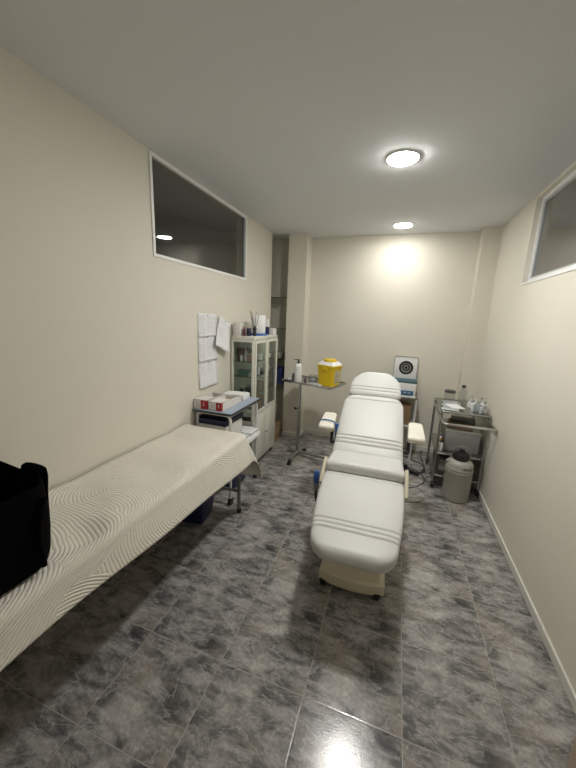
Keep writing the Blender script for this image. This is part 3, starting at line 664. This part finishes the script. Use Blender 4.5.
r_ = bmesh.ops.extrude_face_region(b, geom=[f]); bmesh.ops.translate(b, vec=(.001, 0, 0), verts=[q for q in r_['geom'] if isinstance(q, bmesh.types.BMVert)])
o = obj('hazard_label', b, slab, t, label='printed label on its side'); page_uv(o, ax=(1, 2))

# ------------------------------------------------------------------ treatment chair
OX = -.127
t = thing('treatment_chair', 'white reclined treatment chair on ivory base in the middle of room', 'treatment chair', (OX, 2.2, 0), R(1.4))
def pad(p0, p1, w0, w1, T, r=.035, R0=.06, R1=.06, grooves=(), sag=0.0, ex=7.0, ez=3.6, n=48, N=40, side=0.0):
    """lofted cushion; p0,p1 = (y,z) of the upper surface centre line at both ends (local y); grooves = distances from p1 end"""
    bm = BM(); p0 = Vector((0, p0[0], p0[1])); p1 = Vector((0, p1[0], p1[1])); L = (p1-p0).length; tg = (p1-p0)/L; nm = Vector((1, 0, 0)).cross(tg)
    if nm.z < 0: nm = -nm
    st = sorted({*(L*k/N for k in range(N+1)), *(r*(1-math.cos(PI/2*k/7)) for k in range(8)), *(L-r*(1-math.cos(PI/2*k/7)) for k in range(8)), *(g+d for g in grooves for d in (-.009, -.004, 0, .004, .009)),
                 *(L-R1*(1-math.cos(PI/2*k/9)) for k in range(10)), *(R0*(1-math.cos(PI/2*k/9)) for k in range(10))})
    gr = list(grooves); rings = []
    for s in st:
        q = s/L; w = w0+(w1-w0)*q + side*math.sin(PI*q)
        for d, RR in ((s, R0), (L-s, R1)):
            if d < RR: w -= 2*(RR-math.sqrt(max(0, RR*RR-(RR-d)**2)))
        tt = T
        for d in (s, L-s):
            if d < r: tt -= 2*(r-math.sqrt(max(0, r*r-(r-d)**2)))*min(1, T/(2*r))
        tt = max(tt, .002); cut = 0
        for g in gr:
            dd = abs(s-g)
            if dd < .0088: cut = max(cut, .007*(1-dd/.009))
        w -= cut*1.0; c = p0 + tg*s - nm*(T/2 + cut*.0) + nm*(sag*math.sin(PI*q))
        ring_ = []
        for k in range(n):
            a = 2*PI*k/n; ca, sa = math.cos(a), math.sin(a)
            X_ = math.copysign(abs(ca)**(2/ex), ca)*w/2; Z_ = math.copysign(abs(sa)**(2/ez), sa)*(tt/2-cut)
            ring_.append(bm.verts.new(c + Vector((X_, 0, 0)) + nm*Z_))
        rings.append(ring_)
    for a, c in zip(rings, rings[1:]):
        for k in range(n): bm.faces.new((a[k], a[(k+1) % n], c[(k+1) % n], c[k]))
    bm.faces.new(rings[0][::-1]); bm.faces.new(rings[-1])
    return bm, p0, tg, nm, L
def seams(name, info, ds, w0, w1, parent, r=.0018, inset=.012, T=.1):
    p0, tg, nm, L = info
    for d in ds:
        w = w0+(w1-w0)*d/L - inset
        b = BM(); c = p0+tg*d - nm*.0075
        tube(b, [c+Vector((-w/2-.002, 0, 0))-nm*(T*.35), c+Vector((-w/2+.004, 0, 0))-nm*.013, c+Vector((-w/2+.05, 0, 0))-nm*.001, c, c+Vector((w/2-.05, 0, 0))-nm*.001, c+Vector((w/2-.004, 0, 0))-nm*.013, c+Vector((w/2+.002, 0, 0))-nm*(T*.35)], r, n=6)
        obj(name, b, 'seam', parent)
def cushion(name, p0, p1, w0, w1, T, ds, **k):
    bm, a, tg, nm, L = pad(p0, p1, w0, w1, T, grooves=ds, **k)
    o = obj(name, bm, 'leather', t, ang=60)
    return o
Y = lambda y: y-2.2
cushion('leg_rest', (Y(1.362), .464), (Y(2.085), .545), .42, .535, .09, (.155, .19, .225, .67), R0=.11, R1=.03, r=.045, sag=.012, side=.03)
cushion('seat', (Y(2.06), .612), (Y(2.46), .59), .535, .50, .085, (), R0=.03, R1=.03, r=.035, sag=.004)
cushion('backrest', (Y(2.275), .585), (Y(2.765), .955), .525, .485, .095, (.10, .135, .17, .55), R0=.03, R1=.10, r=.04, sag=.006)
cushion('headrest', (Y(2.785), .945), (Y(3.005), 1.128), .455, .40, .085, (.05, .085), R0=.05, R1=.17, r=.04, sag=.006)
b = BM(); tube(b, [(0, Y(2.55), .70), (0, Y(2.95), 1.0)], .03); tube(b, [(-.12, Y(2.3), .52), (-.12, Y(2.74), .85)], .018); tube(b, [(.12, Y(2.3), .52), (.12, Y(2.74), .85)], .018); obj('back_frame', b, 'greytube', t)
# base: plinth with bowed front, column cover
def bowed(hw, y0, y1, bow, z0, z1, bm, hw2=None):
    pts0 = [(-hw+2*hw*k/12, y0 - bow*(1-(2*k/12-1)**2)) for k in range(13)] + [(hw*.9, y1), (-hw*.9, y1)]
    h2 = hw if hw2 is None else hw2
    a = [bm.verts.new((x, y, z0)) for x, y in pts0]; c = [bm.verts.new((x*h2/hw, y + (0 if hw2 is None else .02), z1)) for x, y in pts0]
    n = len(a)
    for k in range(n): bm.faces.new((a[k], a[(k+1) % n], c[(k+1) % n], c[k]))
    bm.faces.new(a[::-1]); bm.faces.new(c)
b = BM(); bowed(.192, Y(1.65), Y(2.75), .03, .026, .085, b); obj('plinth', b, 'cream', t)
b = BM(); bowed(.162, Y(1.668), Y(2.70), .02, .085, .20, b, .152); bowed(.152, Y(1.688), Y(2.68), .02, .20, .36, b, .13); obj('base_cover', b, 'cream', t)
b = BM(); bx(b, -.14, .14, Y(1.95), Y(2.5), .36, .50, .01); bx(b, -.17, .17, Y(1.75), Y(2.45), .40, .44, .005); obj('lift_frame', b, 'greytube', t)
b = BM(); bx(b, -.012, .012, Y(1.69), Y(1.704), .125, .155, .002); obj('badge', b, 'seam', t)
for x in (-.165, .15):
    for y in (1.652, 2.68):
        b = BM(); cyl(b, (x, Y(y), 0), (x, Y(y), .034), .022); obj('foot', b, 'black', t)
for s in (-1, 1):
    b = BM(); tube(b, [(s*.278, Y(2.0), .465), (s*.278, Y(2.07), .53), (s*.276, Y(2.15), .585)], .024, n=12, fillet=.06); bmesh.ops.scale(b, vec=(.55, 1, 1), space=Matrix.Translation((-s*.282, 0, 0)), verts=b.verts[:])
    obj('hinge_cover', b, 'cream', t)
    b = BM()
    cyl(b, (s*.286, Y(2.07), .53), (s*.294, Y(2.07), .53), .008, n=10); obj('screw', b, 'darkbox', t)
# armrests
for s in (-1, 1):
    ax = s*.338
    b = BM(); tube(b, [(s*.255, Y(2.47), .60), (s*.30, Y(2.47), .58), (s*.302, Y(2.52), .69)], .013, fillet=.02); ar = obj('armrest_bracket', b, 'black', t)
    bm, *_ = pad((Y(2.455), .718), (Y(2.70), .776), .132, .108, .055, r=.02, R0=.025, R1=.035, ex=6, ez=5, sag=.004)
    bmesh.ops.translate(bm, vec=(ax+.012*s, 0, 0), verts=bm.verts[:])
    obj('armrest_pad', bm, 'creamp', t, ang=60)
# blue tourniquet over left armrest
b = BM(); ty = Y(2.535); ztp = .742; xo = -.350
pts = [(xo-.072, ty+.01, ztp-.03), (xo-.070, ty, ztp-.004), (xo-.04, ty-.01, ztp+.0075), (xo, ty-.012, ztp+.0085), (xo+.045, ty-.02, ztp+.006), (xo+.066, ty-.03, ztp-.012), (xo+.070, ty-.035, ztp-.06), (xo+.072, ty-.04, ztp-.13), (xo+.070, ty-.045, ztp-.185)]
tube(b, [(p[0]+OX, p[1]+2.2, p[2]) for p in pts], .0055, n=8)
box(b, (xo+.088+OX, 2.2+ty-.05, ztp-.105), (.034, .006, .20), .002, 0, None); box(b, (xo+.080+OX, 2.2+ty-.04, ztp-.008), (.030, .026, .008), .002)
single('tourniquet', b, 'bluerub', 'blue rubber strap slung over the chair\'s left armrest', 'strap')
# hand control hanging on the left side
t2 = thing('hand_control', 'blue and grey bulb on dark tube hanging at the chair\'s left side', 'hand control', (-.455, 2.09, -.03))
b = BM(); lathe(b, [(0, .42), (.012, .42), (.020, .445), (.022, .48), (.018, .52), (.01, .53), (0, .53)], n=18); obj('grip', b, 'blue', t2)
b = BM(); lathe(b, [(0, .375), (.016, .375), (.022, .40), (.020, .43), (0, .43)], n=16); obj('collar', b, 'greybox', t2)
b = BM(); tube(b, [(0, 0, .39), (.006, -.015, .32), (.03, -.02, .26), (.06, .02, .22), (.10, .06, .26)], .011, n=8, fillet=.05); obj('cable', b, 'darkbox', t2)

# ------------------------------------------------------------------ centrifuge and its table
t = thing('side_table', 'small white metal table behind the treatment chair headrest', 'table', (.075, 3.905, 0))
for sx in (-.2, .2):
    for sy in (-.14, .14):
        b = BM(); bx(b, sx-.01, sx+.01, sy-.01, sy+.01, 0, .722); obj('leg', b, 'whitetube', t)
b = BM(); bx(b, -.215, .215, -.155, .155, .722, .738, .003); obj('tabletop', b, 'dsteel', t)
b = BM(); bx(b, -.21, .21, -.15, .15, .385, .397, .002); obj('lower_shelf', b, 'whitetube', t)
t = thing('cardboard_box', 'brown cardboard box on the lower shelf under the centrifuge', 'box', (.11, 3.9, .3975))
b = BM(); box(b, (0, 0, .115), (.24, .2, .23), .003); obj('body', b, 'kraft', t)
b = BM(); box(b, (0, 0, .2325), (.05, .2, .004)); obj('tape', b, 'brown', t)
t = thing('centrifuge', 'white centrifuge with blue panel and raised lid, behind the chair headrest', 'centrifuge', (.125, 3.89, .7385))
b = BM(); box(b, (0, 0, .085), (.262, .25, .17), .012); bx(b, -.135, .135, -.135, .13, 0, .012, .003); obj('body', b, 'white', t)
b = BM(); bx(b, -.133, .133, -.128, .127, .162, .182, .006); obj('collar', b, 'teal', t, label='dark teal collar')
b = BM(); bx(b, -.11, .105, -.131, -.124, .022, .078, .003); pnl = obj('control_panel', b, 'cyanblue', t)
b = BM(); bx(b, -.09, -.03, -.133, -.130, .046, .066, .001); obj('display', b, 'bluegrey', pnl)
for x in (.0, .045):
    b = BM(); bx(b, x, x+.03, -.133, -.130, .046, .06, .001); obj('button', b, 'bluegrey', pnl)
lid = Matrix.Translation((0, .075, .170)) @ Matrix.Rotation(R(-3), 4, 'X')
b = BM(); box(b, (0, .022, .135), (.262, .04, .27), .010, 0, lid); o = obj('lid', b, 'white', t)
b = BM(); 
tube(b, [lid @ Vector(p) for p in ((-.131, .0, .004), (.131, .0, .004), (.131, .0, .268), (-.131, .0, .268))], .004, n=6, fillet=.01, closed=True); obj('lid_edge', b, 'greybox', o)
ax_ = lid @ Matrix.Translation((.005, .004, .14)) @ Matrix.Rotation(R(90), 4, 'X')
b = BM(); lathe(b, [(.055, -.004), (.078, -.004), (.080, .006), (.072, .010), (.062, .008), (.055, .004)], n=36, mtx=ax_); obj('lid_seal', b, 'black', o)
b = BM(); lathe(b, [(0, 0), (.057, 0), (.056, .005), (.03, .003), (.026, .007), (.018, .007), (0, .006)], n=36, mtx=ax_); obj('lid_disc', b, 'dsteel', o)
b = BM(); lathe(b, [(0, .006), (.016, .006), (.014, .014), (0, .015)], n=20, mtx=ax_); obj('hub', b, 'black', o)

# ------------------------------------------------------------------ chrome trolley on the right
t = thing('chrome_trolley', 'chrome tube trolley with glass top, in the right back corner', 'trolley', (.66, 3.45, 0))
hx, yf, yb = .195, -.28, .28
for sx in (-1, 1):
    for sy in (yf, yb):
        b = BM(); tube(b, [(sx*hx, sy, .06), (sx*hx, sy, .775)], .0115, n=12); obj('post', b, 'dsteel', t)
        caster(t, sx*hx, sy, .03)
b = BM(); tube(b, [(-hx-.008, yb+.01, .722), (-hx-.012, -.50, .722), (hx+.006, -.50, .722), (hx+.006, yb+.01, .722)], .0125, fillet=.04, closed=True); obj('handle_rail', b, 'steel', t)
for z, nm in ((.775, 'top_frame'), (.36, 'middle_frame'), (.13, 'lower_frame')):
    b = BM(); tube(b, [(-hx, yb, z), (-hx, yf, z), (hx, yf, z), (hx, yb, z)], .010, fillet=.02, closed=True); obj(nm, b, 'dsteel', t)
b = BM(); bx(b, -hx, hx, yf, yb, .778, .784); obj('glass_top', b, 'shelf_glass', t)
b = BM(); bx(b, -hx, hx, yf, yb, .366, .370); obj('middle_shelf', b, 'dsteel', t)
b = BM(); bx(b, -hx, hx, yf, yb, .136, .140); obj('lower_shelf', b, 'dsteel', t)
z = .7845
jar('glass_jar', 'clear glass jar with dark lid at back of the chrome trolley', (.575, 3.60, z), .05, .115, 'clear', 'darkbox')
bottle('clear_bottle', 'clear bottle with black cap on the chrome trolley top', (.675, 3.50, z), .034, .20, 'clear', 'black', .45)
t = thing('foil_packs', 'silvery flat instrument packs on the chrome trolley top, left side', 'pack', (.56, 3.37, z))
b = BM()
for k in range(5): box(b, (rn.uniform(-.03, .03), .16-.075*k, .006), (.15, .085, .010), .003, R(rn.uniform(-20, 20)))
obj('packs', b, 'foil', t)
b = BM(); box(b, (.03, -.05, .016), (.12, .16, .006), .002, R(18)); obj('paper_wrap', b, 'paper', t)
t = thing('vial_pile', 'heap of clear vials and wrappers on chrome trolley, beside clear bottle', 'vials', (.775, 3.36, z))
for k in range(16):
    x, y = rn.uniform(-.045, .055), rn.uniform(-.13, .10); h = rn.uniform(.05, .105); r = rn.uniform(.012, .02)
    b = BM(); lathe(b, [(0, 0), (r, 0), (r, h*.75), (r*.5, h*.85), (r*.5, h), (0, h)], (x, y, 0), n=14); v_ = obj('vial', b, 'clear' if k % 3 == 0 else 'foil' if k % 3 == 1 else 'white', t)
    b = BM(); lathe(b, [(0, h), (r*.6, h), (r*.6, h*1.1), (0, h*1.1)], (x, y, 0), n=12); obj('vial_cap', b, 'white' if k % 2 else 'dsteel', v_)
# things on the shelves below
t = thing('grey_case', 'grey plastic case on the middle shelf of chrome trolley', 'case', (.675, 3.44, .3705))
b = BM(); bx(b, -.145, .16, -.2, .2, 0, .205, .012); obj('body', b, 'greybox', t)
b = BM(); bx(b, -.148, .163, -.203, .203, .195, .212, .004); obj('lid', b, 'tank', t)
t = thing('cardboard_flap_box', 'flat brown carton on top of the grey case', 'box', (.67, 3.44, .583), R(-10))
b = BM(); bx(b, -.10, .12, -.15, .12, 0, .03, .003); obj('body', b, 'kraft', t)
b = BM(); bx(b, -.08, .14, -.02, .15, .031, .055, .003); obj('dark_flap', b, 'darkbox', t)
bottle('white_bottle', 'white bottle lying near front of chrome trolley\'s middle shelf', (.502, 3.225, .3705), .022, .10, 'white', 'navy2', .5)
bottle('amber_bottle', 'amber yellow bottle on chrome trolley\'s middle shelf', (.500, 3.285, .3705), .024, .12, 'amber', 'white', .5)
bottle('dark_bottle', 'dark bottle on chrome trolley\'s middle shelf, rearmost', (.500, 3.35, .3705), .022, .14, 'black', 'white', .5)
t = thing('dark_case', 'charcoal box on the lowest shelf of chrome trolley', 'case', (.60, 3.42, .1405))
b = BM(); bx(b, -.10, .12, -.2, .2, 0, .17, .01); obj('body', b, 'darkbox', t)
b = BM(); bx(b, -.09, .11, -.202, -.2, .03, .14, .001); obj('front_panel', b, 'greybox', t)

# ------------------------------------------------------------------ grey cryogenic tank
t = thing('storage_tank', 'grey metal tank with black stopper on floor by right wall', 'tank', (.652, 3.045, 0))
b = BM(); lathe(b, [(0, 0), (.10, 0), (.110, .008), (.113, .03), (.113, .272), (.115, .276), (.115, .284), (.113, .287), (.113, .298), (.115, .301), (.115, .309), (.112, .313), (.111, .345), (.098, .368), (.08, .38), (.06, .385), (0, .385)], n=48); obj('body', b, 'tank', t)
b = BM(); lathe(b, [(0, .384), (.062, .384), (.066, .395), (.064, .425), (.054, .445), (.028, .452), (.024, .475), (0, .478)], n=28); obj('stopper', b, 'black', t)
b = BM(); tube(b, [(-.072, 0, .395), (-.072, -.005, .45), (-.05, -.01, .495), (0, -.012, .512), (.05, -.01, .495), (.072, -.005, .45), (.072, 0, .395)], .0055, n=10, fillet=.03); obj('carry_handle', b, 'steel', t)
b = BM(); cyl(b, (-.118, -.02, .36), (-.085, -.015, .362), .014); obj('lug', b, 'tank', t)
fc = bpy.data.curves.new('lettering', 'FONT'); fc.body = 'Arpège'; fc.size = .034; fc.shear = .25; fc.align_x = 'CENTER'
fo = bpy.data.objects.new('lettering_source', fc); COL.objects.link(fo)
dg = bpy.context.evaluated_depsgraph_get(); me = bpy.data.meshes.new_from_object(fo.evaluated_get(dg)); bpy.data.objects.remove(fo); bpy.data.curves.remove(fc)
a0 = R(-62)
for v in me.vertices:
    a = a0 + v.co.x/.1135; z_ = v.co.y+.325; v.co = (.1125*math.cos(a), .1125*math.sin(a), z_)
bm = BM(); bm.from_mesh(me); bpy.data.meshes.remove(me); bmesh.ops.subdivide_edges(bm, edges=bm.edges[:], cuts=1)
r_ = bmesh.ops.extrude_face_region(bm, geom=bm.faces[:])
for v in [q for q in r_['geom'] if isinstance(q, bmesh.types.BMVert)]: v.co.x *= 1.008; v.co.y *= 1.008
obj('lettering', bm, 'darkbox', t, smooth=False, label='dark lettering on the shoulder')

# ------------------------------------------------------------------ cables on the floor
t = thing('power_strip', 'black power strip on floor between chair and chrome trolley', 'power strip', (.275, 3.40, 0), R(-25))
b = BM(); bx(b, -.09, .09, -.025, .025, 0, .035, .006); obj('body', b, 'black', t)
for k in range(3):
    b = BM(); cyl(b, (-.055+.055*k, 0, .035), (-.055+.055*k, 0, .038), .018, n=18); obj('socket', b, 'darkbox', t)
b = BM(); bx(b, -.075, -.035, -.018, .018, .038, .075, .006); obj('plug', b, 'black', t)
def spline(pts, m=8):
    P_ = [Vector(p) for p in pts]; out = []
    for i in range(len(P_)-1):
        a = P_[max(i-1, 0)]; b_ = P_[i]; c = P_[i+1]; d = P_[min(i+2, len(P_)-1)]
        for k in range(m):
            s = k/m; out.append(.5*((2*b_)+(c-a)*s+(2*a-5*b_+4*c-d)*s*s+(3*b_-a-3*c+d)*s**3))
    out.append(P_[-1]); return out
def cord(pts, r, m, label):
    b = BM(); tube(b, spline(pts), r, n=8); single('floor_cable', b, m, label, 'cable', group='cords on the floor')
cord([(.36, 3.38, .025), (.43, 3.50, .010), (.40, 3.66, .006), (.30, 3.75, .006), (.20, 3.85, .006), (.14, 3.98, .02)], .005, 'black', 'black cord running from power strip back to the table')
cord([(.17, 3.33, .02), (.13, 3.16, .006), (.22, 3.04, .006), (.34, 3.13, .006), (.41, 3.28, .008), (.35, 3.46, .010), (.24, 3.52, .006), (.12, 3.48, .006)], .004, 'darkbox', 'dark cord looping round the power strip')
cord([(.05, 2.86, .006), (.16, 2.80, .006), (.28, 2.80, .006), (.37, 2.88, .006), (.38, 3.03, .006), (.29, 3.10, .011), (.19, 3.02, .006), (.20, 2.92, .011), (.10, 2.93, .006)], .0035, 'greybox', 'thin grey cord looping on floor nearest the chair')
cord([(.38, 3.42, .03), (.42, 3.54, .012), (.425, 3.66, .006), (.41, 3.85, .006), (.42, 4.03, .03)], .0045, 'black', 'black cord running along the chrome trolley to the back wall')
